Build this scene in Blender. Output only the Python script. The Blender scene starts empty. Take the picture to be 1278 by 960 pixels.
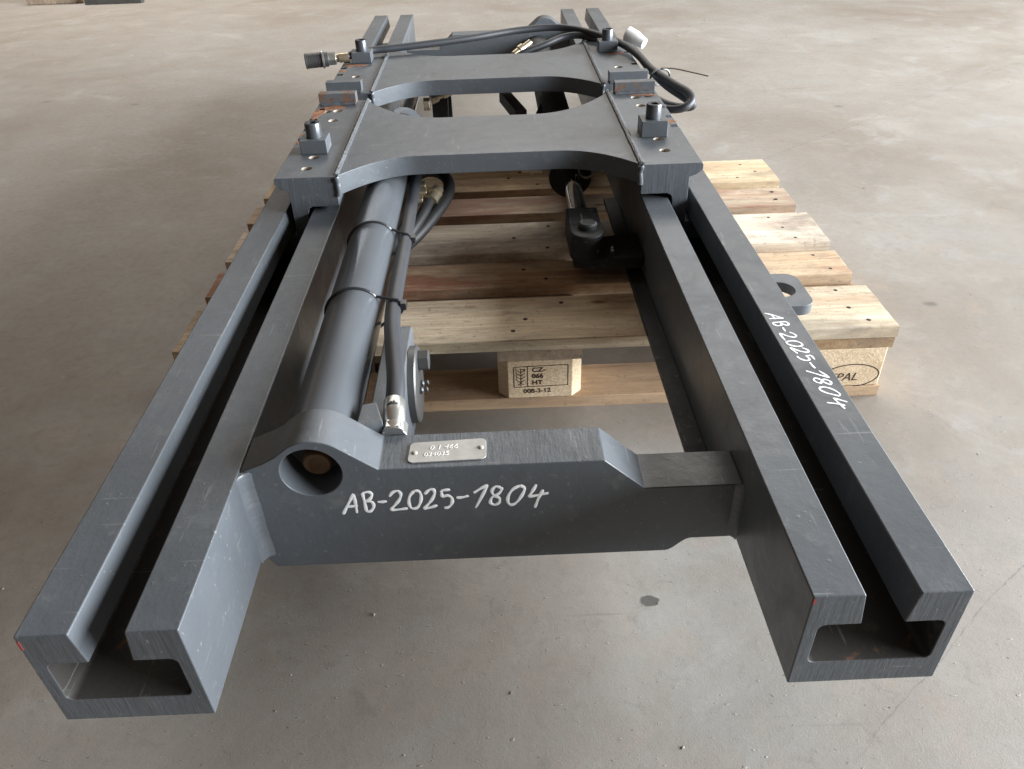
import bpy, bmesh, math, random
from mathutils import Vector, Matrix
random.seed(7)
S = bpy.context.scene
COL = S.collection
# ---------------------------------------------------------------- camera
def cam_axes(pitch, yaw, roll):
    cy, sy, cp, sp, cr, sr = math.cos(yaw), math.sin(yaw), math.cos(pitch), math.sin(pitch), math.cos(roll), math.sin(roll)
    f = Vector((-sy, cy, 0)); r = Vector((cy, sy, 0)); u = Vector((0, 0, 1))
    f2 = cp*f - sp*u; u2 = sp*f + cp*u
    return cr*r + sr*u2, -sr*r + cr*u2, f2
cd = bpy.data.cameras.new('camera'); cam = bpy.data.objects.new('camera', cd); COL.objects.link(cam)
r_, u_, f_ = cam_axes(0.6257, -0.0046, -0.0346)
m = Matrix((r_, u_, -f_)).transposed().to_4x4(); m.translation = Vector((-0.0538, -1.0774, 0.8319))
cam.matrix_world = m
cd.sensor_width = 36; cd.lens = 0.959*36/1.278; cd.clip_start = 0.02; cd.clip_end = 200
S.camera = cam
# ---------------------------------------------------------------- light: a hall lit by an open gate on the right and a roof light, plus an added lamp
W = bpy.data.worlds.new('World'); S.world = W; W.use_nodes = True
bg = W.node_tree.nodes['Background']; bg.inputs[0].default_value = (0.98, 0.72, 0.50, 1); bg.inputs[1].default_value = 0.12
def area(name, loc, target, sx, sy, power, col):
    l = bpy.data.lights.new(name, 'AREA'); l.shape = 'RECTANGLE'; l.size = sx; l.size_y = sy; l.energy = power; l.color = col
    o = bpy.data.objects.new(name, l); COL.objects.link(o); o.location = loc
    o.rotation_euler = (Vector(target)-Vector(loc)).to_track_quat('-Z', 'Y').to_euler()
    return o
area('gate_light', (6.2, -0.35, 1.65), (0, -0.3, 0.5), 6.8, 3.0, 2650, (0.91, 0.96, 1.0))
area('overhead_light', (1.6, 6.8, 4.8), (0.0, 3.0, 0.0), 6.5, 2.6, 290, (1.0, 0.96, 0.90))
area('overhead_light', (-2.8, 5.2, 4.6), (-2.6, 4.4, 0.0), 3.0, 2.4, 105, (1.0, 0.96, 0.90)).data.spread = math.radians(95)  # added lamp that lifts the floor at the far left
S.view_settings.view_transform = 'Standard'; S.view_settings.look = 'None'
S.view_settings.exposure = 0.0; S.view_settings.gamma = 1.0
S.render.engine = 'CYCLES'

# ---------------------------------------------------------------- material helpers
class NT:
    def __init__(s, name):
        s.m = bpy.data.materials.new(name); s.m.use_nodes = True; s.t = s.m.node_tree
        s.b = s.t.nodes['Principled BSDF']
    def n(s, typ, **kw):
        x = s.t.nodes.new('ShaderNode'+typ)
        for k, v in kw.items():
            if hasattr(x, k): setattr(x, k, v)
            else: x.inputs[k].default_value = v
        return x
    def l(s, a, b): s.t.links.new(a, b)
    def coord(s, scale=(1, 1, 1), rot=(0, 0, 0), rnd=False, which='Object'):
        c = s.n('TexCoord'); o = c.outputs[which]
        if rnd:
            oi = s.n('ObjectInfo'); a = s.n('VectorMath', operation='SCALE'); cx = s.n('CombineXYZ')
            s.l(oi.outputs['Random'], cx.inputs[0]); s.l(oi.outputs['Random'], cx.inputs[1]); cx.inputs[2].default_value = .3
            s.l(cx.outputs[0], a.inputs[0]); a.inputs['Scale'].default_value = 37.0
            ad = s.n('VectorMath', operation='ADD'); s.l(o, ad.inputs[0]); s.l(a.outputs[0], ad.inputs[1]); o = ad.outputs[0]
        mp = s.n('Mapping'); mp.inputs['Scale'].default_value = scale; mp.inputs['Rotation'].default_value = rot
        s.l(o, mp.inputs['Vector']); return mp.outputs[0]
    def noise(s, vec, scale, detail=6, rough=.55, dist=0):
        x = s.n('TexNoise'); x.inputs['Scale'].default_value = scale; x.inputs['Detail'].default_value = detail
        x.inputs['Roughness'].default_value = rough; x.inputs['Distortion'].default_value = dist
        s.l(vec, x.inputs['Vector']); return x.outputs['Fac']
    def ramp(s, fac, pts):
        x = s.n('ValToRGB'); e = x.color_ramp.elements
        while len(e) < len(pts): e.new(.5)
        for i, (p, c) in enumerate(pts):
            e[i].position = p; e[i].color = c if len(c) == 4 else (*c, 1)
        s.l(fac, x.inputs[0]); return x.outputs[0]
    def thr(s, fac, a, b):
        x = s.n('MapRange'); x.inputs['From Min'].default_value = a; x.inputs['From Max'].default_value = b
        s.l(fac, x.inputs['Value']); return x.outputs[0]
    def mix(s, fac, a, b, mode='MIX'):
        x = s.n('Mix', data_type='RGBA', blend_type=mode)
        for sock, v in ((x.inputs[0], fac), (x.inputs[6], a), (x.inputs[7], b)):
            if isinstance(v, (int, float)): sock.default_value = v
            elif isinstance(v, tuple): sock.default_value = (*v, 1)
            else: s.l(v, sock)
        return x.outputs[2]
    def math(s, op, a, b=0.0):
        x = s.n('Math', operation=op)
        for i, v in ((0, a), (1, b)):
            if isinstance(v, (int, float)): x.inputs[i].default_value = v
            else: s.l(v, x.inputs[i])
        return x.outputs[0]
    def bump(s, h, strength=.2, dist=.002, prev=None):
        x = s.n('Bump'); x.inputs['Strength'].default_value = strength; x.inputs['Distance'].default_value = dist
        s.l(h, x.inputs['Height'])
        if prev is not None: s.l(prev, x.inputs['Normal'])
        return x.outputs[0]
    def out(s, col, rough, metal=0., normal=None):
        for k, v in (('Base Color', col), ('Roughness', rough), ('Metallic', metal)):
            if isinstance(v, tuple): s.b.inputs[k].default_value = (*v, 1)
            elif isinstance(v, (int, float)): s.b.inputs[k].default_value = v
            else: s.l(v, s.b.inputs[k])
        if normal is not None: s.l(normal, s.b.inputs['Normal'])
        return s.m

def paint(name, sawn=None, rust=0.0, base=(0.082, 0.091, 0.102), rough=.38):
    t = NT(name); c = t.coord(rnd=True)
    n1 = t.noise(c, 3.5, 5); n2 = t.noise(c, 38, 5, .6); n3 = t.noise(c, 260, 3)
    dk = tuple(x*.82 for x in base); lt = tuple(x*1.22 for x in base)
    col = t.ramp(n1, [(.3, dk), (.7, lt)])
    col = t.mix(t.math('MULTIPLY', t.thr(n2, .60, .74), .30), col, (.20, .20, .19))      # rubbed, dusty patches
    sp = t.noise(c, 120, 2, .5)
    col = t.mix(t.math('MULTIPLY', t.thr(sp, .715, .77), .35), col, (.26, .25, .24))       # dust grains
    sc = t.noise(t.coord((60, 5, 60), (0, 0, .4), rnd=True), 2.2, 3)
    col = t.mix(t.math('MULTIPLY', t.thr(sc, .66, .71), .35), col, (.24, .24, .24))      # scuffs
    sx_ = t.noise(t.coord((4, 120, 60), (0, 0, -.7), rnd=True), 1.5, 4, .6)
    col = t.mix(t.math('MULTIPLY', t.thr(sx_, .68, .72), .38), col, (.32, .32, .32))     # fine scratches
    n5 = t.noise(c, 14, 9, .72, .6)
    col = t.mix(t.math('MULTIPLY', t.thr(n5, .52, .70), .24), col, tuple(x*.62 for x in base))   # oily handling marks
    col = t.mix(t.math('MULTIPLY', t.thr(n5, .42, .28), .18), col, tuple(x*1.5 for x in base))   # dust film
    rg = t.thr(n5, .3, .75); rr = t.n('MapRange'); t.l(rg, rr.inputs[0]); rr.inputs[3].default_value = rough-.06; rr.inputs[4].default_value = rough+.16
    rgh = rr.outputs[0]
    nm = t.bump(n3, .16, .0007); nm = t.bump(n2, .32, .0020, nm); nm = t.bump(t.thr(sp, .70, .78), .22, .0009, nm)
    if sawn:
        wl = t.noise(t.coord((1, .12, .06)), 420, 4, .6, .2); wl2 = t.noise(t.coord((1, .25, .10)), 130, 4, .6, .3)
        nm = t.bump(wl, .35, .0009, nm); nm = t.bump(wl2, .35, .0016, nm)
        col = t.mix(t.math('MULTIPLY', t.thr(wl2, .52, .72), .30), col, tuple(x*1.7 for x in base))
        col = t.mix(t.math('MULTIPLY', t.thr(wl, .55, .75), .25), col, tuple(x*.5 for x in base))
    if rust:
        rn = t.noise(c, 30, 9, .75, .4); rm = t.thr(rn, .62-rust*.2, .70-rust*.2)
        rc = t.ramp(t.noise(c, 140, 6, .7), [(.3, (.055, .035, .025)), (.55, (.17, .075, .035)), (.75, (.26, .15, .085))])
        col = t.mix(rm, col, rc); rgh = t.mix(rm, rgh, (.85, .85, .85))
    return t.out(col, rgh, 0., nm)
M = {}
M['paint'] = paint('grey_paint')
M['sawn'] = paint('grey_paint_sawn', sawn='X')
M['rusty'] = paint('grey_paint_rusty', rust=.62)
M['channel_skin'] = paint('dark_channel', rust=.12, base=(.036, .033, .030), rough=.55)
t = NT('grey_tube_paint'); c = t.coord(); n1 = t.noise(t.coord((3, .8, 3)), 3.5, 5); n2 = t.noise(c, 45, 5, .6)
col = t.ramp(n1, [(.3, (.075, .081, .090)), (.7, (.095, .105, .117))]); col = t.mix(t.math('MULTIPLY', t.thr(n2, .66, .74), .22), col, (.2, .2, .2))
rr = t.n('MapRange'); t.l(n1, rr.inputs[0]); rr.inputs[1].default_value = .3; rr.inputs[2].default_value = .7; rr.inputs[3].default_value = .15; rr.inputs[4].default_value = .26
M['tube'] = t.out(col, rr.outputs[0], 0., t.bump(n2, .03, .001))
M['dark'] = paint('black_paint', base=(.009, .009, .010), rough=.6)

def plain(name, col, rough, metal=0., bumps=0., bscale=200, var=.15):
    t = NT(name); c = t.coord(); n = t.noise(c, bscale, 4); n1 = t.noise(c, 20, 5)
    cc = t.ramp(n1, [(.3, tuple(x*(1-var) for x in col)), (.7, tuple(min(1, x*(1+var)) for x in col))])
    return t.out(cc, rough, metal, t.bump(n, bumps, .0006) if bumps else None)
M['hose'] = plain('black_rubber', (.016, .016, .017), .55, 0, .15)
M['hose2'] = plain('grey_rubber', (.026, .028, .033), .52, 0, .15)
M['zinc'] = plain('zinc_plated_steel', (.62, .62, .60), .30, .9, .15)
M['chrome'] = plain('chrome_rod', (.75, .75, .75), .08, 1.)
M['brass'] = plain('yellow_zinc', (.55, .47, .34), .35, .85, .15)
M['steel'] = plain('dark_steel', (.11, .11, .11), .45, .6, .2)
M['bolt'] = plain('grey_bolt', (.070, .077, .088), .26, .25, .1)
M['zip'] = plain('black_nylon', (.02, .02, .022), .32)
M['white'] = plain('white_paint_marker', (.88, .90, .93), .5)
M['cap'] = plain('white_cap', (.72, .72, .70), .4)
M['ink'] = plain('stamp_ink', (.050, .026, .018), .8)
M['weld'] = plain('painted_weld', (.088, .097, .108), .36, .0, .5, 160)
M['rustpin'] = plain('rusty_pin', (.11, .062, .030), .65, .3, 1.0, 120, .7)
M['drilled'] = plain('hole_wall', (.42, .37, .31), .5, .3, .3, 90, .3)
M['red'] = plain('red_paint', (.26, .045, .04), .7)
t = NT('aluminium_plate'); c = t.coord(); n = t.noise(t.coord((4, 60, 60)), 8, 4)
M['alu'] = t.out(t.ramp(t.noise(c, 40, 5), [(.3, (.33, .315, .295)), (.7, (.46, .445, .42))]), .5, .25, t.bump(n, .15, .0006))
M['emboss'] = plain('embossed_digits', (.72, .71, .69), .4, .2)  # digits coloured paler than the plate to stand for highlights on raised metal

def wood(name, along='X', pale=(.84, .74, .57), tan=(.55, .41, .26), stain=True, dirty=.66):
    t = NT(name)
    sc = {'X': (1.0, 22, 22), 'Y': (22, 1.0, 22), 'Z': (22, 22, 1.0)}[along]
    c = t.coord(sc, rnd=True); c0 = t.coord(rnd=True); oi = t.n('ObjectInfo')
    g = t.noise(c, 2.2, 9, .65, .9); g2 = t.noise(c, 9, 8, .75, .3)
    col = t.ramp(g, [(.28, tan), (.50, tuple((a+b)/2 for a, b in zip(tan, pale))), (.68, pale)])
    col = t.mix(t.math('MULTIPLY', t.thr(g2, .50, .72), .45), col, tuple(x*.55 for x in tan))
    # each board has its own tone
    col = t.mix(1.0, col, oi.outputs['Color'], 'MULTIPLY')
    hs = t.n('HueSaturation'); t.l(col, hs.inputs['Color'])
    mr = t.n('MapRange'); t.l(oi.outputs['Random'], mr.inputs[0]); mr.inputs[3].default_value = .86; mr.inputs[4].default_value = 1.04; t.l(mr.outputs[0], hs.inputs['Value'])
    mr2 = t.n('MapRange'); t.l(t.math('FRACT', t.math('MULTIPLY', oi.outputs['Random'], 7.3)), mr2.inputs[0]); mr2.inputs[3].default_value = .65; mr2.inputs[4].default_value = 1.15; t.l(mr2.outputs[0], hs.inputs['Saturation'])
    col = hs.outputs[0]
    cm = t.coord((.8, 2.2, 2.2) if along == 'X' else (2.2, .8, 2.2), rnd=True)
    n1 = t.noise(cm, 4.5, 8, .7, .6)
    col = t.mix(t.math('MULTIPLY', t.thr(n1, .45, .66), dirty), col, (.17, .135, .11))        # grey weathering
    col = t.mix(t.math('MULTIPLY', t.thr(t.noise(cm, 14, 7, .75), .55, .72), dirty*.9), col, (.085, .065, .05))   # grime
    sp = t.noise(c0, 110, 4, .65)
    col = t.mix(t.math('MULTIPLY', t.thr(sp, .60, .72), .55), col, (.06, .045, .035))
    if stain:
        cs = t.coord((1.3, 7, 7), rnd=True); ns = t.noise(cs, 1.6, 6, .65, .5)
        col = t.mix(t.math('MULTIPLY', t.thr(ns, .43, .57), t.math('MULTIPLY', oi.outputs['Alpha'], .82)), col, (.235, .058, .026))
    kn = t.n('TexVoronoi'); kn.inputs['Scale'].default_value = 3.4; t.l(t.coord((1, 2.4, 2.4) if along == 'X' else (2.4, 1, 2.4), rnd=True), kn.inputs['Vector'])
    kd = t.math('ADD', kn.outputs['Distance'], t.math('MULTIPLY', g2, .05))
    col = t.mix(t.math('MULTIPLY', t.thr(kd, .095, .055), .75), col, (.12, .06, .03))          # knots
    nm = t.bump(g2, .6, .0018); nm = t.bump(t.noise(c0, 230, 4, .7), .35, .0009, nm); nm = t.bump(n1, .3, .003, nm)
    return t.out(col, .80, 0., nm)
M['wx'] = wood('deck_wood')
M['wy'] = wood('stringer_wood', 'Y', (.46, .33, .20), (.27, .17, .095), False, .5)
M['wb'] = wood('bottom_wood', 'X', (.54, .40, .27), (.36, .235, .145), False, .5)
t = NT('chip_block_wood'); c = t.coord(rnd=True); v = t.n('TexVoronoi'); v.inputs['Scale'].default_value = 260; t.l(t.coord((1, 1, 2.2), (.3, .2, .5), rnd=True), v.inputs['Vector'])
n = t.noise(c, 28, 6)
col = t.ramp(v.outputs['Color'], [(.15, (.57, .43, .28)), (.5, (.67, .52, .35)), (.85, (.74, .60, .42))])
col = t.mix(t.math('MULTIPLY', t.thr(n, .45, .7), .3), col, (.42, .29, .17))
col = col
M['chip'] = t.out(col, .85, 0., t.bump(v.outputs['Distance'], .35, .0015, t.bump(n, .3, .003)))
M['nail'] = plain('rusty_nail', (.05, .033, .025), .7, .4)

def concrete():
    t = NT('worn_concrete'); c = t.coord()
    n1 = t.noise(c, 1.1, 8, .62, .4); n2 = t.noise(c, 6.5, 9, .66, .4); n3 = t.noise(c, 55, 8, .7); n4 = t.noise(c, 420, 4, .7)
    col = t.ramp(n1, [(.30, (.185, .152, .120)), (.48, (.246, .219, .190)), (.62, (.270, .250, .226)), (.74, (.330, .314, .292))])
    col = t.mix(t.math('MULTIPLY', t.thr(n2, .50, .70), .45), col, (.205, .168, .134))
    col = t.mix(t.math('MULTIPLY', t.thr(n2, .45, .30), .35), col, (.345, .340, .330))
    nb = t.noise(t.coord((1.0, 1.0, 1), (0, 0, .2)), 14, 4, .6, .3)
    col = t.mix(t.math('MULTIPLY', t.thr(nb, .56, .72), .22), col, (.36, .265, .20))
    nc = t.noise(t.coord((1.0, 1.0, 1), (0, 0, 1.2)), 11, 4, .6, .3)
    col = t.mix(t.math('MULTIPLY', t.thr(nc, .55, .72), .25), col, (.235, .245, .245))
    col = t.mix(t.math('MULTIPLY', t.thr(n3, .50, .75), .35), col, (.165, .148, .132))
    col = t.mix(t.math('MULTIPLY', t.thr(n4, .55, .8), .35), col, (.15, .14, .13))
    col = t.mix(t.math('MULTIPLY', t.thr(n4, .45, .25), .30), col, (.42, .40, .38))
    st = t.noise(t.coord((1, 1.25, 1), (0, 0, .6)), 2.6, 10, .68, 1.2)
    col = t.mix(t.math('MULTIPLY', t.thr(st, .53, .64), .24), col, (.175, .155, .135))          # broad dirt stains
    col = t.mix(t.math('MULTIPLY', t.thr(st, .43, .33), .26), col, (.40, .388, .368))           # rubbed pale areas
    st2 = t.noise(t.coord((1, 1, 1), (0, 0, 2.1)), 21, 8, .7, .8)
    col = t.mix(t.math('MULTIPLY', t.thr(st2, .58, .68), .34), col, (.150, .132, .116))
    # short scratches
    for i, (a, sx, th, amt, cc) in enumerate(((.55, 30, .68, .42, (.14, .126, .112)), (.25, 22, .67, .30, (.16, .145, .13)), (-.35, 34, .70, .45, (.13, .118, .108)), (.9, 60, .71, .5, (.12, .108, .098)), (-1.1, 55, .71, .4, (.46, .44, .42)))):
        s = t.noise(t.coord((1.6 if i else .6, sx, 1), (0, 0, a)), 1.3+.17*i, 5, .6, .25)
        col = t.mix(t.math('MULTIPLY', t.thr(s, th, th+.06), amt), col, cc)
    # oil spots
    vo = t.n('TexVoronoi'); vo.inputs['Scale'].default_value = 2.3; t.l(t.coord((1, 1.6, 1)), vo.inputs['Vector'])
    sep = t.n('SeparateColor'); t.l(vo.outputs['Color'], sep.inputs[0])
    dd = t.math('ADD', vo.outputs['Distance'], t.math('MULTIPLY', n3, .05))
    spot = t.math('MULTIPLY', t.thr(dd, .075, .045), t.thr(sep.outputs[0], .55, .60))
    col = t.mix(t.math('MULTIPLY', spot, .6), col, (.07, .062, .055))
    xyz = t.n('SeparateXYZ'); t.l(c, xyz.inputs[0])
    # the oil stain in front of the cross beam
    ex = t.math('POWER', t.math('DIVIDE', t.math('SUBTRACT', xyz.outputs[0], .120), .0125), 2.0); ey = t.math('POWER', t.math('DIVIDE', t.math('SUBTRACT', xyz.outputs[1], -.426), .0095), 2.0)
    es = t.math('ADD', t.math('ADD', ex, ey), t.math('MULTIPLY', t.math('SUBTRACT', n3, .5), 3.0))
    col = t.mix(t.math('MULTIPLY', t.thr(es, 1.15, .75), .92), col, (.075, .068, .062))
    sp = t.noise(c, 150, 2, .5); col = t.mix(t.math('MULTIPLY', t.thr(sp, .70, .76), .6), col, (.085, .075, .068))
    wob = t.math('MULTIPLY', t.math('SUBTRACT', n2, .5), .03)
    for (x0, y0, x1, y1, wd, amt) in ((.642, -.383, .363, -.605, .0016, .55), (.702, 1.16, 1.968, 2.115, .0035, .45), (1.45, .55, .95, 1.1, .0025, .3)):
        dx, dy = x1-x0, y1-y0; L = math.hypot(dx, dy); nx, ny = -dy/L, dx/L; c0 = nx*x0+ny*y0
        d = t.math('ADD', t.math('ADD', t.math('MULTIPLY', xyz.outputs[0], nx), t.math('MULTIPLY', xyz.outputs[1], ny)), -c0)
        d = t.math('ABSOLUTE', t.math('ADD', d, wob))
        al = t.math('ADD', t.math('MULTIPLY', xyz.outputs[0], dx/L), t.math('MULTIPLY', xyz.outputs[1], dy/L))
        mid = (x0+x1)/2*dx/L+(y0+y1)/2*dy/L
        gate = t.thr(t.math('ABSOLUTE', t.math('SUBTRACT', al, mid)), L*.75, L*.45)
        k = t.math('MULTIPLY', t.math('MULTIPLY', t.thr(d, wd, wd*.1), gate), t.math('MULTIPLY', t.thr(n3, .35, .6), amt))
        col = t.mix(k, col, (.09, .08, .07))
    rg = t.n('MapRange'); t.l(n3, rg.inputs[0]); rg.inputs[1].default_value = .3; rg.inputs[2].default_value = .7; rg.inputs[3].default_value = .46; rg.inputs[4].default_value = .68
    # pits, trowel ridges and nicks
    nk = t.noise(t.coord((1, 2.6, 1), (0, 0, .85)), 70, 3, .5); nk2 = t.noise(t.coord((1, 3.2, 1), (0, 0, -.5)), 55, 3, .5)
    nm = t.bump(n4, .28, .0008); nm = t.bump(n3, .15, .002, nm)
    nm = t.bump(t.thr(nk, .69, .76), .40, .0016, nm); nm = t.bump(t.thr(nk2, .70, .77), .40, .0016, nm); nm = t.bump(t.thr(sp, .68, .75), -.6, .002, nm)
    return t.out(col, rg.outputs[0], 0., nm)
M['floor'] = concrete()
M['grit'] = plain('floor_grit', (.30, .275, .245), .85, 0, .3, 90, .5)

# ---------------------------------------------------------------- mesh helpers (millimetres in, metres out)
K = .001
def link(name, bm, mat, parent=None, bevel=0., seg=2, smooth=35, sawn=None, ang=35):
    bmesh.ops.remove_doubles(bm, verts=bm.verts, dist=1e-7)
    bmesh.ops.recalc_face_normals(bm, faces=bm.faces)
    me = bpy.data.meshes.new(name); bm.to_mesh(me); bm.free()
    me.materials.append(mat if not isinstance(mat, str) else M[mat])
    if smooth:
        for p in me.polygons: p.use_smooth = True
        me.set_sharp_from_angle(angle=math.radians(smooth))
    if sawn:
        me.materials.append(M['sawn'])
        for p in me.polygons:
            if abs(p.normal[sawn[0]]) > .97 and (len(sawn) < 2 or p.normal[sawn[0]]*sawn[1] > 0): p.material_index = 1
    o = bpy.data.objects.new(name, me); COL.objects.link(o)
    if parent is not None: o.parent = parent
    if bevel:
        b = o.modifiers.new('edge', 'BEVEL'); b.width = bevel*K; b.segments = seg; b.limit_method = 'ANGLE'; b.angle_limit = math.radians(ang)
        b.use_clamp_overlap = True; b.harden_normals = bool(smooth)
    return o
def boxbm(x0, x1, y0, y1, z0, z1, bm=None):
    bm = bm or bmesh.new()
    vs = [bm.verts.new((x*K, y*K, z*K)) for z in (z0, z1) for y in (y0, y1) for x in (x0, x1)]
    for f in ((0, 2, 3, 1), (4, 5, 7, 6), (0, 1, 5, 4), (2, 6, 7, 3), (0, 4, 6, 2), (1, 3, 7, 5)): bm.faces.new([vs[i] for i in f])
    return bm
def extr(poly, axis, a, b, bm=None):
    """poly of 2-D points extruded along an axis; axis 'v': points are (u,w); axis 'w': points are (u,v); axis 'u': (v,w)"""
    bm = bm or bmesh.new()
    def P(p, t):
        return {'v': (p[0], t, p[1]), 'w': (p[0], p[1], t), 'u': (t, p[0], p[1])}[axis]
    A = [bm.verts.new(Vector(P(p, a))*K) for p in poly]; B = [bm.verts.new(Vector(P(p, b))*K) for p in poly]
    n = len(poly)
    for i in range(n): bm.faces.new((A[i], A[(i+1) % n], B[(i+1) % n], B[i]))
    bm.faces.new(A[::-1]); bm.faces.new(B)
    return bm
def cyl(c, axis, r, h, n=32, bm=None, r2=None):
    """cylinder from point c along +axis by h"""
    bm = bm or bmesh.new(); r2 = r if r2 is None else r2
    ax = Vector(axis).normalized(); q = ax.to_track_quat('Z', 'Y'); c = Vector(c)
    A = []; B = []
    for i in range(n):
        a = 2*math.pi*i/n; d = q @ Vector((math.cos(a), math.sin(a), 0))
        A.append(bm.verts.new((c+d*r)*K)); B.append(bm.verts.new((c+ax*h+d*r2)*K))
    for i in range(n): bm.faces.new((A[i], A[(i+1) % n], B[(i+1) % n], B[i]))
    bm.faces.new(A[::-1]); bm.faces.new(B)
    return bm
def lathe(c, axis, prof, n=32, bm=None):
    """prof: list of (r, t) along axis, closed ends"""
    bm = bm or bmesh.new(); ax = Vector(axis).normalized(); q = ax.to_track_quat('Z', 'Y'); c = Vector(c)
    rings = []
    for r, tt in prof:
        rings.append([bm.verts.new((c+ax*tt+(q @ Vector((math.cos(2*math.pi*i/n), math.sin(2*math.pi*i/n), 0)))*r)*K) for i in range(n)])
    for A, B in zip(rings, rings[1:]):
        for i in range(n): bm.faces.new((A[i], A[(i+1) % n], B[(i+1) % n], B[i]))
    bm.faces.new(rings[0][::-1]); bm.faces.new(rings[-1])
    return bm
def catmull(pts, k=8):
    pts = [Vector(p) for p in pts]
    if len(pts) < 3: return [pts[0].lerp(pts[-1], i/3) for i in range(4)]
    P = [2*pts[0]-pts[1]] + pts + [2*pts[-1]-pts[-2]]; out = []
    for i in range(1, len(P)-2):
        a, b, c, d = P[i-1:i+3]
        for j in range(k):
            s = j/k
            out.append(.5*((2*b)+(c-a)*s+(2*a-5*b+4*c-d)*s*s+(3*b-a-3*c+d)*s**3))
    out.append(pts[-1]); return out
def sweep(pts, r, n=14, bm=None, flat=None, closed=False):
    """tube along pts; r number or function(i, n); flat=(normal, k) squashes the section along normal"""
    bm = bm or bmesh.new(); pts = [Vector(p) for p in pts]; N = len(pts); rings = []
    tan = []
    for i in range(N):
        if closed: d = pts[(i+1) % N]-pts[i-1]
        else: d = pts[min(i+1, N-1)]-pts[max(i-1, 0)]
        tan.append(d.normalized() if d.length > 1e-9 else Vector((0, 1, 0)))
    nrm = tan[0].orthogonal().normalized()
    for i in range(N):
        nrm = (nrm-tan[i]*nrm.dot(tan[i])).normalized(); bi = tan[i].cross(nrm)
        rr = r(i, N) if callable(r) else r; ring = []
        for j in range(n):
            a = 2*math.pi*j/n; d = (nrm*math.cos(a)+bi*math.sin(a))*rr
            if flat: fn = Vector(flat[0]); d = d-fn*d.dot(fn)*(1-flat[1])
            ring.append(bm.verts.new((pts[i]+d)*K))
        rings.append(ring)
    for i in range(N if closed else N-1):
        A, B = rings[i], rings[(i+1) % N]
        for j in range(n): bm.faces.new((A[j], A[(j+1) % n], B[(j+1) % n], B[j]))
    if not closed: bm.faces.new(rings[0][::-1]); bm.faces.new(rings[-1])
    return bm
def cut(o, bmc):
    """boolean-subtract a closed bmesh from an object, baked"""
    bmesh.ops.recalc_face_normals(bmc, faces=bmc.faces)
    me = bpy.data.meshes.new('cut'); bmc.to_mesh(me); bmc.free()
    c = bpy.data.objects.new('cut', me); COL.objects.link(c); c.parent = o.parent
    if len(o.data.materials): me.materials.append(o.data.materials[0])
    md = o.modifiers.new('bool', 'BOOLEAN'); md.object = c; md.solver = 'EXACT'; md.operation = 'DIFFERENCE'
    while o.modifiers[0] != md: o.modifiers.move(len(o.modifiers)-1, 0)
    others = [x for x in o.modifiers if x != md]
    vis = [x.show_viewport for x in others]
    for x in others: x.show_viewport = False
    dg = bpy.context.evaluated_depsgraph_get(); dg.update()
    nm = bpy.data.meshes.new_from_object(o.evaluated_get(dg))
    old = o.data; name = old.name; o.modifiers.remove(md); o.data = nm; bpy.data.meshes.remove(old); nm.name = name
    for x, vv in zip(others, vis): x.show_viewport = vv
    bpy.data.objects.remove(c); bpy.data.meshes.remove(me)
    nm.set_sharp_from_angle(angle=math.radians(35))
def empty(name, loc, rz=0):
    o = bpy.data.objects.new(name, None); COL.objects.link(o); o.location = loc; o.rotation_euler = (0, 0, rz); o.empty_display_size = .05
    return o
def tag(o, label=None, cat=None, group=None, kind=None):
    for k, v in (('label', label), ('category', cat), ('group', group), ('kind', kind)):
        if v: o[k] = v
    return o
def arc(cx, cy, r, a0, a1, n=10):
    return [(cx+r*math.cos(math.radians(a0+(a1-a0)*i/n)), cy+r*math.sin(math.radians(a0+(a1-a0)*i/n))) for i in range(n+1)]
def weld(name, pts, r, parent, step=5., k=10):
    P = [Vector(p) for p in pts]; out = []
    for a, b in zip(P, P[1:]):
        n = max(2, int((b-a).length/step))
        out += [a.lerp(b, i/n) for i in range(n)]
    out.append(P[-1])
    rr = random.Random(len(out))
    jit = [1+.06*math.sin(i*1.3)+rr.uniform(-.05, .05) for i in range(len(out))]
    out = [p+Vector((rr.uniform(-.5, .5), rr.uniform(-.5, .5), rr.uniform(-.4, .4))) for p in out]
    return link(name, sweep(out, lambda i, n: r*jit[i], k), 'weld', parent, smooth=60)
def fillet(name, corner, sx, sy, w0, w1, leg, parent):
    """an uneven weld fillet standing in an inner corner"""
    bm = bmesh.new(); rr = random.Random(int(w1*7+leg)); n = int((w1-w0)/2.2); rings = []
    for i in range(n+1):
        w = w0+(w1-w0)*i/n; k = leg*(1+.03*math.sin(i*.23)+rr.uniform(-.03, .03)); rip = .3*math.sin(i*1.5)+rr.uniform(-.2, .2)
        if i in (0, n): k *= .8
        prof = [(0, 0), (k, 0), (k*.62, -k*.02+k*.16+rip*.4), (k*.36, k*.36+rip), (k*.14, k*.64+rip*.4), (0, k*1.05)]
        rings.append([bm.verts.new(((corner[0]+sx*(p[0]-.3))*K, (corner[1]+sy*(p[1]-.3))*K, w*K)) for p in prof])
    for A, B in zip(rings, rings[1:]):
        for j in range(6): bm.faces.new((A[j], A[(j+1) % 6], B[(j+1) % 6], B[j]))
    bm.faces.new(rings[0][::-1]); bm.faces.new(rings[-1])
    return link(name, bm, 'weld', parent, smooth=50)
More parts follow.
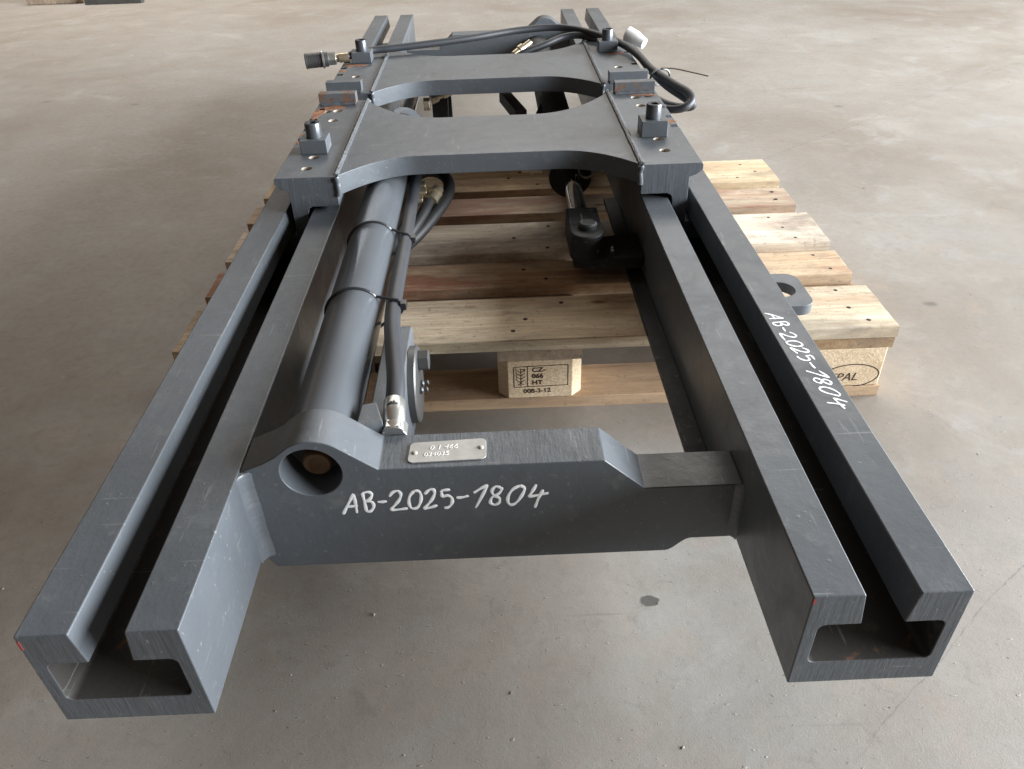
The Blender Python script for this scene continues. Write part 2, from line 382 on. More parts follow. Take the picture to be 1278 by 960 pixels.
def text_mesh(txt, size, font_shear=0., bold=0.):
    cu = bpy.data.curves.new('t', 'FONT'); cu.body = txt; cu.size = size*K; cu.shear = font_shear; cu.offset = bold*K; cu.extrude = .15*K; cu.resolution_u = 3
    o = bpy.data.objects.new('t', cu); COL.objects.link(o)
    dg = bpy.context.evaluated_depsgraph_get(); dg.update()
    me = bpy.data.meshes.new_from_object(o.evaluated_get(dg)); bpy.data.objects.remove(o); bpy.data.curves.remove(cu)
    return me

# ---------------------------------------------------------------- floor
bm = bmesh.new(); vs = [bm.verts.new(p) for p in ((-30, -20, 0), (30, -20, 0), (30, 45, 0), (-30, 45, 0))]; bm.faces.new(vs)
fl = link('floor', bm, 'floor', smooth=0); fl['kind'] = 'structure'

# ---------------------------------------------------------------- pallet 1200 x 800 x 144
pal = empty('wooden_pallet', (0, 0, 0))
tag(pal, 'wooden pallet with pale stamped blocks lying under the grey steel frame', 'pallet')
def plank(name, x0, x1, y0, y1, z0, z1, mat, parent, seed, ch=0.0, wav=1.2, axis=0):
    """board with uneven sawn edges; long axis 0=x 1=y"""
    rd = random.Random(seed); bm = bmesh.new(); n = 14; rings = []
    L0, L1, A0, A1 = (x0, x1, y0, y1) if axis == 0 else (y0, y1, x0, x1)
    ph = [rd.uniform(0, 6) for _ in range(8)]
    cx, cy, cz = (x0+x1)/2, (y0+y1)/2, z0
    for i in range(n+1):
        s = i/n; l = L0+(L1-L0)*s
        w0 = wav*(math.sin(s*7+ph[0])*.6+math.sin(s*17+ph[1])*.4+rd.uniform(-.4, .4)); w1 = wav*(math.sin(s*6+ph[2])*.6+math.sin(s*19+ph[3])*.4+rd.uniform(-.4, .4))
        a0, a1 = A0+abs(w0)*.8, A1-abs(w1)*.8; zt = z1-.6+.5*math.sin(s*8+ph[4]); zb = z0
        sec = [(a0, zb), (a0, zt-1.5), (a0+1.6, zt), (a0*.7+a1*.3, zt+.3*math.sin(s*9+ph[5])), (a0*.3+a1*.7, zt+.3*math.sin(s*9+ph[6])), (a1-1.6, zt), (a1, zt-1.5), (a1, zb)]
        ring = []
        for j, (a, z) in enumerate(sec):
            dl = 0
            if i in (0, n): dl = (1 if i == 0 else -1)*(1.2*math.sin(a*.05+ph[7])+rd.uniform(0, 1.0)+(ch if j in (0, 1, 2) else 0))
            p = (l+dl, a, z) if axis == 0 else (a, l+dl, z)
            ring.append(bm.verts.new(((p[0]-cx)*K, (p[1]-cy)*K, (p[2]-cz)*K)))
        rings.append(ring)
    for A, B in zip(rings, rings[1:]):
        for j in range(8): bm.faces.new((A[j], A[(j+1) % 8], B[(j+1) % 8], B[j]))
    bm.faces.new(rings[0][::-1]); bm.faces.new(rings[-1])
    o = link(name, bm, mat, parent, smooth=0); o.location = (cx*K, cy*K, cz*K)
    return o
nail_bm = lathe((0, 0, -1.0), (0, 0, 1), [(4.2, 0), (4.2, 1.1), (3.2, 1.5)], 10)
nail_proto = None; rn = random.Random(3)
for i, (y0, w) in enumerate(((0, 145), (186, 100), (327.5, 145), (513.75, 100), (655, 145))):
    dx = (0, -6, 3, -4, 2)[i]
    b = plank('deck_board', (-611, -612, -614, -619, -615)[i], 600+dx, y0, y0+w, 122.3, 144, 'wx', pal, 20+i)
    b.color = ((1, .98, .93, .25), (.88, .73, .56, .9), (1, .97, .92, .2), (.92, .78, .60, .6), (1, .95, .86, .3))[i]
    bx, by, bz = b.location
    for X in (-527, 0, 527):
        for j in range(3 if w > 120 else 2):
            px = X+rn.uniform(-45, 45); py = y0+w*((j+.5)/(3 if w > 120 else 2))+rn.uniform(-9, 9)
            if nail_proto is None:
                nail_proto = link('nail', nail_bm, 'nail', b); nl = nail_proto
            else:
                nl = nail_proto.copy(); COL.objects.link(nl); nl.parent = b
            nl.location = (px*K-bx, py*K-by, 143.4*K-bz)
for i, X in enumerate((-527.5, 0, 527.5)):
    plank('stringer_board', X-72.5, X+72.5, 3, 797, 100.2, 122, 'wy', pal, 40+i, axis=1)
blocks = {}
for ix, X in enumerate((-527.5, 0, 527.5)):
    for iy, (ya, yb) in enumerate(((2, 102), (327.5, 472.5), (698, 798))):
        c_ = 17 if iy != 1 else 2
        rd = random.Random(ix*7+iy)
        pl = [(X-72.5, ya+c_), (X-72.5+c_, ya), (X+72.5-c_, ya), (X+72.5, ya+c_), (X+72.5, yb-c_), (X+72.5-c_, yb), (X-72.5+c_, yb), (X-72.5, yb-c_)]
        if ix == 2: pl = [(X-72.5, ya), (X+72.5-8, ya), (X+72.5, ya+14), (X+72.5, yb), (X-72.5, yb)]
        o = link('spacer_block', extr(pl, 'w', 22.4, 100), 'chip', pal, bevel=1.2, smooth=0); blocks[ix, iy] = o
for i, (ya, yb) in enumerate(((0, 100), (327.5, 472.5), (700, 800))):
    plank('bottom_board', -598, 596, ya, yb, 0.3, 22.2, 'wb', pal, 60+i, ch=0)
# stamps
def stamp_strokes(bm, lines, r, y):
    for ln in lines: sweep([(p[0], y, p[1]) for p in ln], r, 6, bm, flat=((0, 1, 0), .25))
def stamp_text(o, items, y):
    """items: (text, size, x, z, shear, bold, scale_x)"""
    bm = bmesh.new()
    for (tx, sz, x, z, sh, bo, sx) in items:
        me = text_mesh(tx, sz, sh, bo)
        b2 = bmesh.new(); b2.from_mesh(me); bpy.data.meshes.remove(me)
        for v in b2.verts:
            v.co = Vector((v.co.x*sx*math.cos(.02)+x*K, y*K+v.co.z, v.co.y+z*K+v.co.x*sx*.02))
        me2 = bpy.data.meshes.new('q'); b2.to_mesh(me2); b2.free(); bm.from_mesh(me2); bpy.data.meshes.remove(me2)
    return bm
bm = stamp_text(None, [('CZ-', 12.5, -14, 77, 0, .35, 1.15), ('066', 12.5, -14, 64, 0, .45, 1.05), ('HT', 12.5, -14, 50.5, 0, .35, 1.1), ('008-3-12', 12.5, -29, 32.5, 0, .25, 1.05)], 1.7)
x0, x1, xd, za, zb = -45, 48, -21.5, 45.5, 88
fr = [[(x0, za), (x1, za+2)], [(x1, za+2), (x1, zb+2)], [(x1, zb+2), (x0, zb)], [(x0, zb), (x0, za)], [(xd, za+.5), (xd, zb+.5)]]
stamp_strokes(bm, fr, .8, 1.8)
wx = -33.0
wh = [[(wx, za+3), (wx, zb-3)]]
for k_ in range(4):
    z = 55+k_*7
    wh += [[(wx, z), (wx-8, z+6)], [(wx, z), (wx+6.5, z+6)], [(wx-8, z+6), (wx-8, z+10)]]
wh += [[(wx+1, 83), (wx+7, 83)], [(wx+7, 83), (wx+6, 78)], [(wx-5, 50), (wx, 54)], [(wx+5, 50), (wx, 54)]]
stamp_strokes(bm, wh, .75, 1.8)
link('stamp', bm, 'ink', blocks[1, 0], smooth=0)
bm = stamp_text(None, [('EPAL', 24, 503, 33, .25, -.1, .98)], 1.7)
ov = [(541+49*math.cos(a*math.pi/24), 43.5+24*math.sin(a*math.pi/24)+.02*(49*math.cos(a*math.pi/24))) for a in range(48)]
sweep([(p[0], 1.9, p[1]) for p in ov], 1.2, 6, bm, flat=((0, 1, 0), .25), closed=True)
link('stamp', bm, 'ink', blocks[2, 0], smooth=0)

# ---------------------------------------------------------------- the steel frame: device axes u across, v along the rails, w up
dev = empty('fork_positioner', (-.0743, 0, .1445), .0051)
tag(dev, 'dark grey steel fork positioner frame with two slotted rails on the pallet', 'forklift attachment')
UC = 351; RW = 72; RH = 130; V0, V1 = -648, 2107
def rail_profile(s):
    ri = 7
    R = [(UC-RW, 0), (UC+RW, 0), (UC+RW, RH), (UC+24.5, RH), (UC+19.5, RH-41)]
    R += [(UC+59, RH-41)][:0] + [(UC+58.5-ri+ri*math.sin(a), RH-41-ri+ri*math.cos(a)) for a in (0, .5, 1.05, 1.57)]
    R += [(UC+58.5-ri+ri*math.cos(a), 33+ri-ri*math.sin(a)) for a in (0, .5, 1.05, 1.57)]
    R += [(UC-58.5+ri-ri*math.sin(a), 33+ri-ri*math.cos(a)) for a in (0, .5, 1.05, 1.57)]
    R += [(UC-58.5+ri-ri*math.cos(a), RH-41-ri+ri*math.sin(a)) for a in (0, .5, 1.05, 1.57)]
    R += [(UC-19.5, RH-41), (UC-24.5, RH), (UC-RW, RH)]
    return [(s*p[0], p[1]) for p in R]
rails = {}
for s, v0 in ((-1, -651.5), (1, -645.5)):
    o = link('slotted_rail', extr(rail_profile(s), 'v', v0, V1), 'paint', dev, bevel=1.6, sawn=(1,))
    tag(o, 'slotted rail with a handwritten number on its lip' if s > 0 else 'slotted rail beside the long cylinder tube'); rails[s] = o
    # the inside of the channel is darker and rougher, with rust patches
    o.data.materials.append(M['channel_skin'])
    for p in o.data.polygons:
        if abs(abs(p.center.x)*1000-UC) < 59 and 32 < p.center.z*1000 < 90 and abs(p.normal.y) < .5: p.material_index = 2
link('paint_mark', boxbm(279.8, 282, -646.1, -645.55, 121, 128), 'red', rails[1], smooth=0)
link('paint_mark', boxbm(-422.3, -420, -652.1, -651.55, 112, 124), 'red', rails[-1], smooth=0)
# bottom strip inside the right rail, behind the cross beam
link('guide_strip', boxbm(251, 278.5, -386, 560, 1, 11), 'dark', dev, bevel=1)
# lifting lug on the outer side
lug = extr([(423.3, 2), (500, 2)]+arc(505, 26, 24, -90, 0, 6)+arc(505, 92, 24, 0, 90, 6)+[(423.3, 116)], 'w', 24, 42)
lo = link('lifting_lug', lug, 'paint', dev, bevel=1.5); cut(lo, cyl((486, 60, 10), (0, 0, 1), 25, 50, 40))
weld('weld_bead', [(424, 0, 43), (424, 118, 43)], 3.5, lo)

# cross beams
def crossbeam(flip):
    p = [(-278.7, -8), (-268, -25), (199, -25)]+[(199+29*k/6, -25+20*(3*(k/6)**2-2*(k/6)**3)) for k in range(1, 7)]+[(278.7, -5), (278.7, 80), (167, 80), (120, 124), (-128, 124)]
    p += arc(-197, 121, 46, 52, 132, 14)+[(-238, 147), (-252, 139), (-278.7, 128)]
    f = (lambda u, v: (-u, 1358-v)) if flip else (lambda u, v: (u, v))
    bm = extr([(f(a, 0)[0], b) for a, b in p], 'v', f(0, -447)[1], f(0, -388)[1])
    o = link('cross_beam', bm, 'paint', dev, bevel=1.4)
    o.data.materials.append(M['sawn'])
    u0, v0 = f(-202, -447); sg = -1 if flip else 1
    cut(o, cyl((u0, v0-sg*5, 123), (0, sg, 0), 33.5, 52, 48))
    for q in o.data.polygons:
        c_ = q.center*1000; uu = -c_.x if flip else c_.x
        if q.normal.z > .95 and -126 < uu < 119: q.material_index = 1
    pin = link('pin_end', lathe((u0+2, v0+sg*46, 117), (0, -sg, 0), [(17, 0), (17, 22), (14.5, 25), (9, 25), (8, 24), (0.5, 24)], 28), 'rustpin', o, smooth=50)
    for uu, tp, bt in ((-278, 128, -6), (278, 80, -4)):
        a = f(uu*1.0025, -447.2); sx = -math.copysign(1, a[0]); sy = -1 if not flip else 1
        fillet('weld_bead', (a[0], a[1]), sx, sy, bt+1, tp, 13 if uu < 0 else 9, o)
    return o
beam = crossbeam(False); rear = crossbeam(True)
tag(beam, 'front cross beam with a handwritten number and a name plate'); tag(rear, 'rear cross beam behind the plates')
# name plate, rounded, riveted
np_ = link('name_plate', extr(arc(-16, -408, 6, 90, 0, 5)+arc(-16, -431, 6, 0, -90, 5)+arc(-91, -433, 6, -90, -180, 5)+arc(-90, -411, 6, 180, 90, 5), 'w', 124.2, 125.6), 'alu', beam, bevel=.3)
def flat_text(tx, sz, x, y, z, rot, mat, parent, name, sx=1.0, sh=0.):
    me = text_mesh(tx, sz, sh, -.06); me.materials.clear(); me.materials.append(M[mat])
    cs, sn = math.cos(rot), math.sin(rot)
    for v in me.vertices:
        a, b = v.co.x*sx, v.co.y; v.co = Vector((x*K+a*cs-b*sn, y*K+a*sn+b*cs, z*K+v.co.z))
    o = bpy.data.objects.new(name, me); COL.objects.link(o); o.parent = parent; return o
flat_text('0 1 466', 10.5, -74, -419.0, 125.8, .05, 'emboss', np_, 'embossed_digits', 1.0, .25)
flat_text('034035', 9.5, -80, -430, 125.8, .05, 'emboss', np_, 'embossed_digits', 1.0, .2)
for uu, vv in ((-90, -423), (-16, -418)):
    link('rivet', lathe((uu, vv, 125.4), (0, 0, 1), [(3.4, 0), (3.0, 1.0), (1.2, 1.7)], 14), 'alu', np_, smooth=60)
# the handwritten number, traced as pen strokes
GLY = [[(30, 193), (60, 142), (100, 76)], [(100, 76), (106, 130), (110, 186)], [(52, 150), (85, 147), (118, 142)],
 [(150, 72), (158, 120), (165, 176)], [(150, 72), (185, 66), (203, 80), (190, 105), (165, 118)], [(165, 118), (200, 122), (208, 150), (190, 174), (165, 178)],
 [(232, 122), (260, 121), (286, 118)],
 [(300, 92), (320, 68), (350, 60), (366, 80), (355, 110), (330, 140), (308, 166), (350, 165), (402, 158)],
 [(440, 60), (415, 90), (410, 130), (425, 158), (455, 155), (475, 125), (480, 85), (465, 60), (438, 61)],
 [(500, 78), (525, 55), (550, 52), (556, 75), (540, 110), (515, 140), (498, 160), (540, 151), (572, 140)],
 [(645, 52), (620, 54), (594, 58)], [(594, 58), (597, 75), (600, 95)], [(600, 95), (630, 85), (655, 100), (655, 130), (635, 152), (610, 156)],
 [(680, 98), (715, 95), (750, 86)],
 [(778, 70), (820, 44), (856, 25)], [(856, 25), (830, 80), (792, 156)],
 [(930, 40), (900, 35), (880, 60), (895, 85), (925, 100), (925, 125), (900, 138), (875, 125), (885, 95), (920, 75), (937, 50), (928, 40)],
 [(1040, 28), (1000, 50), (975, 90), (978, 125), (1000, 138), (1030, 120), (1055, 80), (1065, 45), (1038, 27)],
 [(1130, 22), (1112, 60), (1092, 92)], [(1092, 92), (1140, 84), (1205, 70)], [(1172, 52), (1150, 100), (1134, 154)]]
def pen(fn, r, normal, seed):
    bm = bmesh.new(); rd = random.Random(seed)
    for g in GLY:
        pts = catmull([(x, y, 0) for x, y in g], 6); n = len(pts); ph = rd.uniform(0, 6)
        sweep([fn(p.x, p.y) for p in pts], lambda i, N: r*(.88+.16*math.sin(i*.6+ph)+(-.35 if i in (0, N-1) else 0)), 8, bm, flat=(normal, .12))
    return bm
def on_beam(x, y): return (-178.59+.19772*x-.02129*y, -447.15, 111.9-.01134*x-.27366*y)
link('painted_number', pen(on_beam, 2.1, (0, 1, 0), 1), 'white', beam, smooth=60)
def on_rail(x, y):
    h = (195-y+6*math.sin(x*.011+.6))/170.0; x = x+5*math.sin(y*.03+x*.008)+.10*(110-y); return (378+.012*x*.4+h*31, -157-x*.186, 130.2)
link('painted_number', pen(on_rail, 1.6, (0, 0, 1), 2), 'white', rails[1], smooth=60)

# ---------------------------------------------------------------- fork carriers
def bar_profile(s):
    p = [(275, 195), (382, 195), (384.5, 192), (384.5, 183), (380, 178), (372, 173), (361.5, 169.5), (361.5, 84), (392, 84), (392, 48), (308, 48), (308, 84), (334, 84), (334, 127), (332.5, 133), (329, 137.5), (323, 140), (275, 140)]
    return [(s*a, b) for a, b in p]
def carrier(va, vb, ff, fb, clampL, clampR, holesL, holesR, notches, stop_v, label, stop_mat):
    N = 24; front = []; back = []
    for i in range(-N, N+1):
        u = 274.5*i/N
        sa = max(0, (abs(u)-130)/144.5); sb = max(0, (abs(u)-95)/179.5)
        front.append((u, va+2+ff-ff*sa**2.1)); back.append((u, vb-2-fb+fb*sb**2.1))
    pl = link('carrier_plate', extr(front+back[::-1], 'w', 158, 194.2), 'paint', dev, bevel=1.2, ang=50)
    tag(pl, label)
    for s, hs, cl, sv in ((-1, holesL, clampL, stop_v[0]), (1, holesR, clampR, stop_v[1])):
        b = link('mounting_bar', extr(bar_profile(s), 'v', va, vb), 'paint', pl, bevel=1.3, sawn=(1,))
        for hu, hv in hs: cut(b, cyl((hu, hv, 150), (0, 0, 1), 9.6, 60, 24))
        for nv in notches: cut(b, boxbm(*sorted((s*367, s*400)), nv-8, nv+8, 150, 210))
        b.data.materials.append(M['drilled'])   # hole walls made brighter than the paint
        for q in b.data.polygons:
            cc = q.center*1000
            if abs(q.normal.z) < .5 and 160 < cc.z < 195 and any(math.hypot(cc.x-hu, cc.y-hv) < 10.2 for hu, hv in hs): q.material_index = len(b.data.materials)-1
        # rust on the bar around the stop block
        (u0, u1), (c0, c1), hgt = cl
        bl = link('clamp_block', boxbm(u0, u1, c0, c1, 195.2, 195+hgt), 'paint', pl, bevel=1.6)
        bc = ((u0+u1)/2, (c0+c1)/2)
        hd = link('cap_screw', lathe((*bc, 195+hgt-.5), (0, 0, 1), [(15, 0), (15, 25), (13.8, 27.5)], 36), 'bolt', pl, smooth=40)
        hx = [(bc[0]+8.5*math.cos(a*math.pi/3), bc[1]+8.5*math.sin(a*math.pi/3)) for a in range(6)]
        cut(hd, extr(hx, 'w', 195+hgt+10, 195+hgt+40))
        us = sorted((s*(286 if s > 0 else 295), s*378))
        st = link('stop_block', boxbm(us[0], us[1], sv, sv+24, 195.2, 220), stop_mat, pl, bevel=1.4)
        weld('weld_bead', [(us[0]+2, sv-1.5, 196.5), (us[1]-2, sv-1.5, 196.5)], 4.2, st)
        # rust streak patch beside the stop block
        weld('weld_bead', [(s*274, va+3, 195), (s*274, vb-3, 195)], 4.6, pl, 4)
        weld('weld_bead', [(s*271, va+4, 196), (s*271, vb-6, 196)], 2.6, pl, 4)
        weld('weld_bead', [(s*272.5, va+.5, 194), (s*271.5, va+1.5, 176), (s*273, va+1.5, 159)], 5.5, pl, 3)
        weld('weld_bead', [(s*272.5, vb-.5, 194), (s*273, vb-1.5, 159)], 5.5, pl, 3)
    return pl
near = carrier(257, 736, 92, 148, ((-357, -306), (376, 424), 27), ((296, 347), (402, 450), 31),
  [(-333, 303), (-330, 362), (-330, 589), (-354, 655), (-331, 658)], [(328, 328), (328, 392), (331, 615), (329, 677), (356, 685)], (470, 532, 600), (704, 708),
  'near carrier plate with concave edges', 'rusty')
far = carrier(795, 1255, 92, 118, ((-357, -306), (1082, 1130), 27), ((299, 350), (1106, 1152), 27), [(-330, 948)], [(330, 948)], (974, 1040, 1103), (800, 800), 'far carrier plate with concave edges', 'paint')
# rust blooms on the bars: thin flakes of scale
def rust_patch(u, v, w, ru, rv, parent, seed):
    rd = random.Random(seed); n = 22; ph = rd.uniform(0, 6)
    pts = [(u+ru*(1+.28*math.sin(a*3+ph)+rd.uniform(-.18, .18))*math.cos(a), v+rv*(1+.28*math.sin(a*2+ph*2)+rd.uniform(-.18, .18))*math.sin(a)) for a in [2*math.pi*i/n for i in range(n)]]
    return link('rust_scale', extr(pts, 'w', w, w+.35), 'rustskin', parent, smooth=0)
t = NT('rust_skin'); c = t.coord(); n = t.noise(c, 70, 9, .75)
M['rustskin'] = t.out(t.ramp(n, [(.28, (.085, .088, .09)), (.40, (.15, .075, .045)), (.55, (.31, .12, .05)), (.72, (.40, .27, .17))]), .85, 0, t.bump(n, .5, .002))
for a in ((-345, 682, 30, 17), (-372, 640, 11, 40), (-374, 450, 8, 10), (-374, 500, 8, 8), (350, 694, 26, 8), (374, 498, 9, 10)): rust_patch(a[0], a[1], 195.05, a[2], a[3], near, int(a[1]))
for a in ((-350, 1062, 28, 14), (345, 1092, 22, 10), (-372, 1010, 8, 14)): rust_patch(a[0], a[1], 195.05, a[2], a[3], far, int(a[1]))

# ---------------------------------------------------------------- cylinders
TU, TW, TR = -203, 116, 40.5
tube = link('cylinder_tube', lathe((TU, -389, TW), (0, 1, 0), [(TR+1.5, 0), (TR+1.5, 6), (TR, 9), (TR, 1130), (TR+4, 1132), (TR+4, 1180), (TR-6, 1184)], 64), 'tube', dev, smooth=40)
tag(tube, 'long painted cylinder tube beside the left rail')
link('cylinder_rod', cyl((TU, 1184-389, TW), (0, 1, 0), 18, 420, 32), 'chrome', tube, smooth=40)
link('weld_bead', sweep([(TU+(TR+2.5)*math.cos(a*math.pi/36), -386.5, TW+(TR+2.5)*math.sin(a*math.pi/36)) for a in range(72)], 3.2, 8, closed=True), 'weld', tube, smooth=60)
# the port wedge where tube and beam meet
link('port_lug', extr([(-158, -392), (-128, -384), (-140, -345), (-156, -350)], 'w', 90, 141), 'paint', tube, bevel=1.2)
# second cylinder, on the right
t2 = link('cylinder_tube', lathe((172, 540, 74), (0, 1, 0), [(30, -14), (46, -12), (46, 38), (41, 40), (41, 1200)], 48), 'dark', dev, smooth=40)
tag(t2, 'dark cylinder tube beside the right rail')
rod2 = link('cylinder_rod', cyl((172, 300, 74), (0, 1, 0), 18, 250, 36), 'chrome', t2, smooth=40)
cl = link('clevis', extr([(142, 205)]+arc(172, 202, 30, 180, 360, 10)+[(202, 308), (142, 308)], 'w', 46, 98), 'dark', t2, bevel=4)
link('clevis_pin', lathe((174, 214, 40), (0, 0, 1), [(17, 0), (17, 66), (14, 69)], 24), 'dark', cl, smooth=40)
link('anchor_bracket', extr([(150, 205), (205, 188), (278, 196), (278, 300), (215, 285), (150, 265)], 'w', 22, 46), 'dark', dev, bevel=1.5)
link('grease_fitting', lathe((222, 218, 46), (0, 0, 1), [(5, 0), (5, 4), (3, 6), (3, 10), (1, 11)], 12), 'zinc', dev, smooth=40)
# gland ring and port fitting on the second cylinder
link('port_fitting', lathe((112, 545, 92), (-1, 0, 0), [(12, 0), (12, 20), (14, 20), (14, 26), (10, 26), (10, 44), (6, 46)], 20), 'zinc', t2, smooth=40)
link('wire_ring', sweep([(206+17*math.cos(a*math.pi/16), 520, 92+17*math.sin(a*math.pi/16)) for a in range(32)], 2.6, 8, closed=True), 'zinc', t2, smooth=60)
# bracket behind the front beam: block, round cover, bolt and grease fittings
bk = link('bearing_bracket', extr([(-387.5, 2), (-140, 2), (-128, 14), (-128, 104)]+arc(-142, 104, 14, 0, 90, 5)+[(-387.5, 118)], 'u', -152, -116), 'paint', dev, bevel=2)
dk = link('cover_disc', lathe((-115.8, -205, 64), (1, 0, 0), [(54, 0), (54, 9), (52, 11)], 56), 'steel', bk, smooth=40)
hexp = lambda cx, cy, r: [(cx+r*math.cos(a*math.pi/3+.3), cy+r*math.sin(a*math.pi/3+.3)) for a in range(6)]
link('hex_bolt', extr(hexp(-190, 94, 15), 'u', -104.8, -90), 'steel', bk, bevel=1.2)
for dv in (0, 16): link('grease_fitting', lathe((-104.8, -212+dv, 58), (1, 0, .2), [(5, 0), (5, 4), (3, 6), (3, 9), (3.6, 11), (2, 12)], 14), 'steel', bk, smooth=40)
link('rusty_plug', extr(hexp(-212, 104, 13), 'u', -160, -152.2), 'rustpin', bk, bevel=1)
# hose along the tube
hp = catmull([(-119, -352, 132), (-121, -300, 138), (-131, -225, 134), (-141, -150, 128), (-146, -60, 124), (-147, 150, 122), (-149, 330, 121), (-152, 560, 118), (-156, 760, 116)], 8)
h1 = link('hydraulic_hose', sweep(hp, 11.5, 18), 'hose2', dev, smooth=60)
link('hose_ferrule', lathe((-117.2, -378, 124), (-.06, 1, .22), [(13.5, -8), (13.5, 4), (11.5, 6), (13.2, 9), (13.2, 42), (12, 44)], 24), 'zinc', h1, smooth=40)
link('hex_nut', extr([(-117.5+16*math.cos(a*math.pi/3), 122+16*math.sin(a*math.pi/3)) for a in range(6)], 'v', -387, -366), 'zinc', h1, bevel=1.2)
link('elbow', sweep(catmull([(-118, -385, 122), (-120, -381, 110), (-121, -378, 96)], 5), 12, 14), 'zinc', h1, smooth=60)
# cable ties around tube and hose
def tie(v, tilt, hu, hw):
    """a nylon band round the tube and the hose beside it"""
    pts = []
    hc = (hu, hw)
    for a in range(36, 300, 8):
        pts.append((TU+(TR+1.2)*math.cos(math.radians(a)), v+tilt*math.cos(math.radians(a)), TW+(TR+1.2)*math.sin(math.radians(a))))
    for a in (-80, -50, -20, 10, 35, 58):
        pts.append((hc[0]+12.6*math.cos(math.radians(a)), v-tilt+2, hc[1]+12.6*math.sin(math.radians(a))))
    o = link('cable_tie', sweep(pts, 2.4, 6, closed=True), 'zip', dev, smooth=0)
    link('tie_head', boxbm(hc[0]+9, hc[0]+18, v-tilt-6, v-tilt+8, hc[1]-2, hc[1]+9), 'zip', o, bevel=1)
tie(-92, 5, -143, 126); tie(140, 5, -147, 122)
# lower hose with loop and fittings
lp = catmull([(-200, 190, 50), (-165, 235, 62), (-138, 268, 74), (-112, 318, 86), (-90, 375, 96), (-84, 430, 104), (-98, 470, 112), (-128, 488, 114), (-160, 470, 110)], 8)
h2 = link('hydraulic_hose', sweep(lp, 12, 16), 'hose', dev, smooth=60); tag(h2, 'black looped hose under the near plate')
h3 = link('hydraulic_hose', sweep(catmull([(-170, 215, 72), (-148, 258, 86), (-130, 308, 97), (-120, 350, 104)], 8), 11, 16), 'hose', dev, smooth=60)
link('hose_ferrule', lathe((-117, 345, 104), (.25, 1, .1), [(13, 0), (13, 26), (15, 26), (15, 32), (12, 34), (12, 50)], 22), 'brass', h3, smooth=40)
for k_, (a, b, c2) in enumerate(((-134, 372, 110), (-138, 404, 112), (-140, 345, 106))):
    link('hex_nut', extr(hexp(b, c2, 13), 'u', a-8, a+9), 'brass', h3, bevel=1)
# fittings glimpsed between the two plates
fx = link('valve_block', boxbm(-150, -108, 1000, 1062, 40, 128), 'dark', dev, bevel=2)
link('port_fitting', lathe((-150, 985, 122), (.8, .3, .25), [(13, 0), (13, 18), (9, 20), (9, 30), (12, 32), (12, 62), (9, 64)], 18), 'brass', fx, smooth=40)
link('hex_nut', extr(hexp(960, 118, 16), 'u', -168, -152), 'brass', fx, bevel=1)
link('pipe', sweep(catmull([(-110, 1062, 110), (-108, 1030, 60), (-108, 1000, 20)], 6), 9, 12), 'hose', fx, smooth=60)
link('support_arm', extr([(28, 1090), (56, 1090), (96, 900), (66, 900)], 'w', 80, 112), 'dark', dev, bevel=2)
link('support_arm', extr([(120, 930), (150, 1080), (178, 1080), (160, 930)], 'w', 60, 96), 'dark', dev, bevel=2)
# hose that lies across the rear, with quick coupler
ha = catmull([(-375, 1086, 212), (-350, 1108, 214), (-318, 1150, 212), (-258, 1168, 212), (-160, 1195, 214), (-40, 1235, 217), (77, 1290, 220), (180, 1310, 222), (245, 1290, 220), (300, 1240, 216), (345, 1165, 213), (372, 1090, 211), (390, 1010, 206), (412, 925, 190), (450, 830, 178), (472, 780, 172), (474, 752, 160), (452, 742, 148), (420, 770, 140), (402, 830, 140)], 8)
hA = link('hydraulic_hose', sweep(ha, 9.5, 16), 'hose2', dev, smooth=60); tag(hA, 'hose lying across the far plate with a quick coupler')
prof = [(17, 0), (19.5, 1.5), (19.5, 5), (17.5, 6)]
for k_ in range(9): prof += [(19, 7+k_*4), (19, 9+k_*4), (17.8, 9.6+k_*4), (17.8, 10.8+k_*4)]
prof += [(21, 44), (21, 49), (18.5, 50), (18.5, 60), (14.5, 61)]
link('quick_coupler', lathe((-478, 1072, 208), (.98, .18, .02), [(12, 8), (14, 8)][:0]+prof, 36), 'steel', hA, smooth=30)
link('hex_nut', lathe((-418, 1083, 209.3), (.98, .18, .02), [(15, 0), (16.5, 2), (16.5, 18), (13, 20)], 6), 'zinc', hA, smooth=0)
link('nipple', lathe((-399, 1086, 209.8), (.98, .1, .03), [(10, 0), (10, 8), (12, 9), (12, 34)], 20), 'brass', hA, smooth=40)
link('bright_ring', lathe((-434.5, 1080, 208.9), (.98, .18, .02), [(20, 0), (22.2, .5), (22.2, 4), (20, 4.5)], 36), 'zinc', hA, smooth=30)
hb = catmull([(40, 1190, 140), (95, 1205, 176), (158, 1228, 192), (215, 1262, 204), (262, 1262, 208), (310, 1240, 200), (360, 1215, 194), (395, 1160, 192), (404, 1060, 190), (414, 960, 182), (438, 860, 168), (474, 800, 152), (492, 806, 134), (480, 850, 118), (452, 900, 112), (430, 960, 112)], 8)
hB = link('hydraulic_hose', sweep(hb, 9.5, 16), 'hose2', dev, smooth=60); tag(hB, 'second hose looping down outside the right rail')
link('hose_ferrule', lathe((20, 1180, 128), (.6, .25, .5), [(10, -20), (10, 0), (13, 1), (13, 36)], 18), 'brass', hB, smooth=40)
link('elbow_fitting', lathe((92, 1500, 116), (.7, .5, .35), [(11, -14), (11, 8), (15, 9), (15, 26), (10, 28), (10, 58), (6, 60)], 18), 'brass', t2, smooth=40)
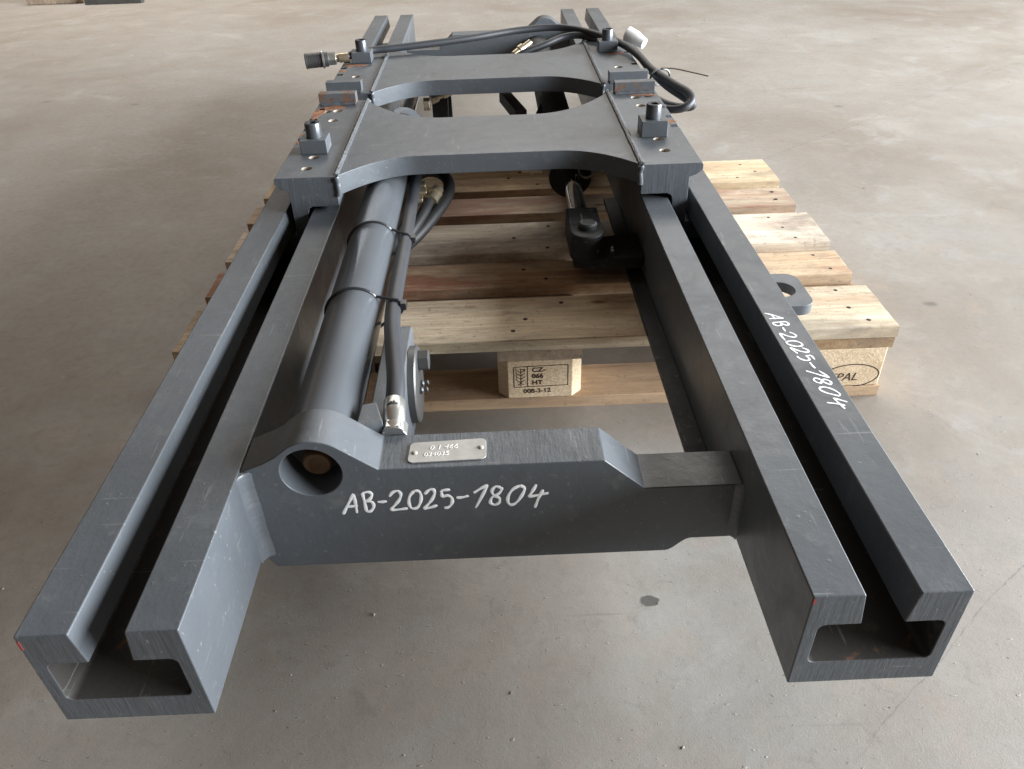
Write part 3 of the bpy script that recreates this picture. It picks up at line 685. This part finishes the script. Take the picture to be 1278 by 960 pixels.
dc = link('dust_cap', lathe((392, 1225, 216), (.75, -.6, -.35), [(17, 0), (20, 2), (20, 30), (16, 46), (14, 60)], 28), 'cap', hB, smooth=30)
cut(dc, cyl((392-1.5, 1225+1.2, 216+.7), (.75, -.6, -.35), 15, 26, 24))
zt = link('cable_tie', sweep([(428+26*math.cos(a*math.pi/12), 905+12*math.cos(a*math.pi/12), 178+19*math.sin(a*math.pi/12)) for a in range(24)], 2.6, 6, closed=True), 'zip', hB, smooth=0)
link('tie_tail', sweep(catmull([(430, 905, 199), (460, 890, 200), (500, 868, 195), (534, 850, 190)], 6), 2.6, 6, flat=((0, 0, 1), .5)), 'zip', zt, smooth=0)

# ---------------------------------------------------------------- far edge of the picture: ends of goods standing on the hall floor
o = link('timber_block', boxbm(-3060, -2700, 4440, 4540, 0, 90), 'wy', None, bevel=4); tag(o, 'short timber block on the floor at the far left edge', 'timber')
o = link('steel_bar', boxbm(-2660, -2300, 4370, 4420, 0, 40), 'steel', None, bevel=2); tag(o, 'flat dark steel bar on the floor beside the timber', 'steel bar')

# ---------------------------------------------------------------- grit on the floor
bm = bmesh.new(); rd = random.Random(11)
for i in range(230):
    y = -750+rd.random()**1.7*4200; x = rd.uniform(-900, 800)*(1+max(0, y+700)/1500)
    s = rd.choice((.4, .5, .6, .7, .9, 1.4))*(1+max(0, y)/2500)
    if -640 < x < 640 and -30 < y < 830: continue
    q = Matrix.Rotation(rd.uniform(0, 6.3), 3, 'Z'); e = rd.choice((1, 1.3, 2.6))
    vs = [bm.verts.new((q @ Vector((dx*s*e*rd.uniform(.6, 1.2), dy*s*rd.uniform(.6, 1.2), 0))+Vector((x, y, dz*s*rd.uniform(.5, 1.0)+.1)))*K) for dz in (0, 1) for dx, dy in ((-1, -1), (1, -1), (1, 1), (-1, 1))]
    for f in ((0, 3, 2, 1), (4, 5, 6, 7), (0, 1, 5, 4), (1, 2, 6, 5), (2, 3, 7, 6), (3, 0, 4, 7)): bm.faces.new([vs[j] for j in f])
g = link('floor_grit', bm, 'grit', smooth=0); tag(g, 'fine grit and chips scattered over the concrete floor', 'grit', kind='stuff')
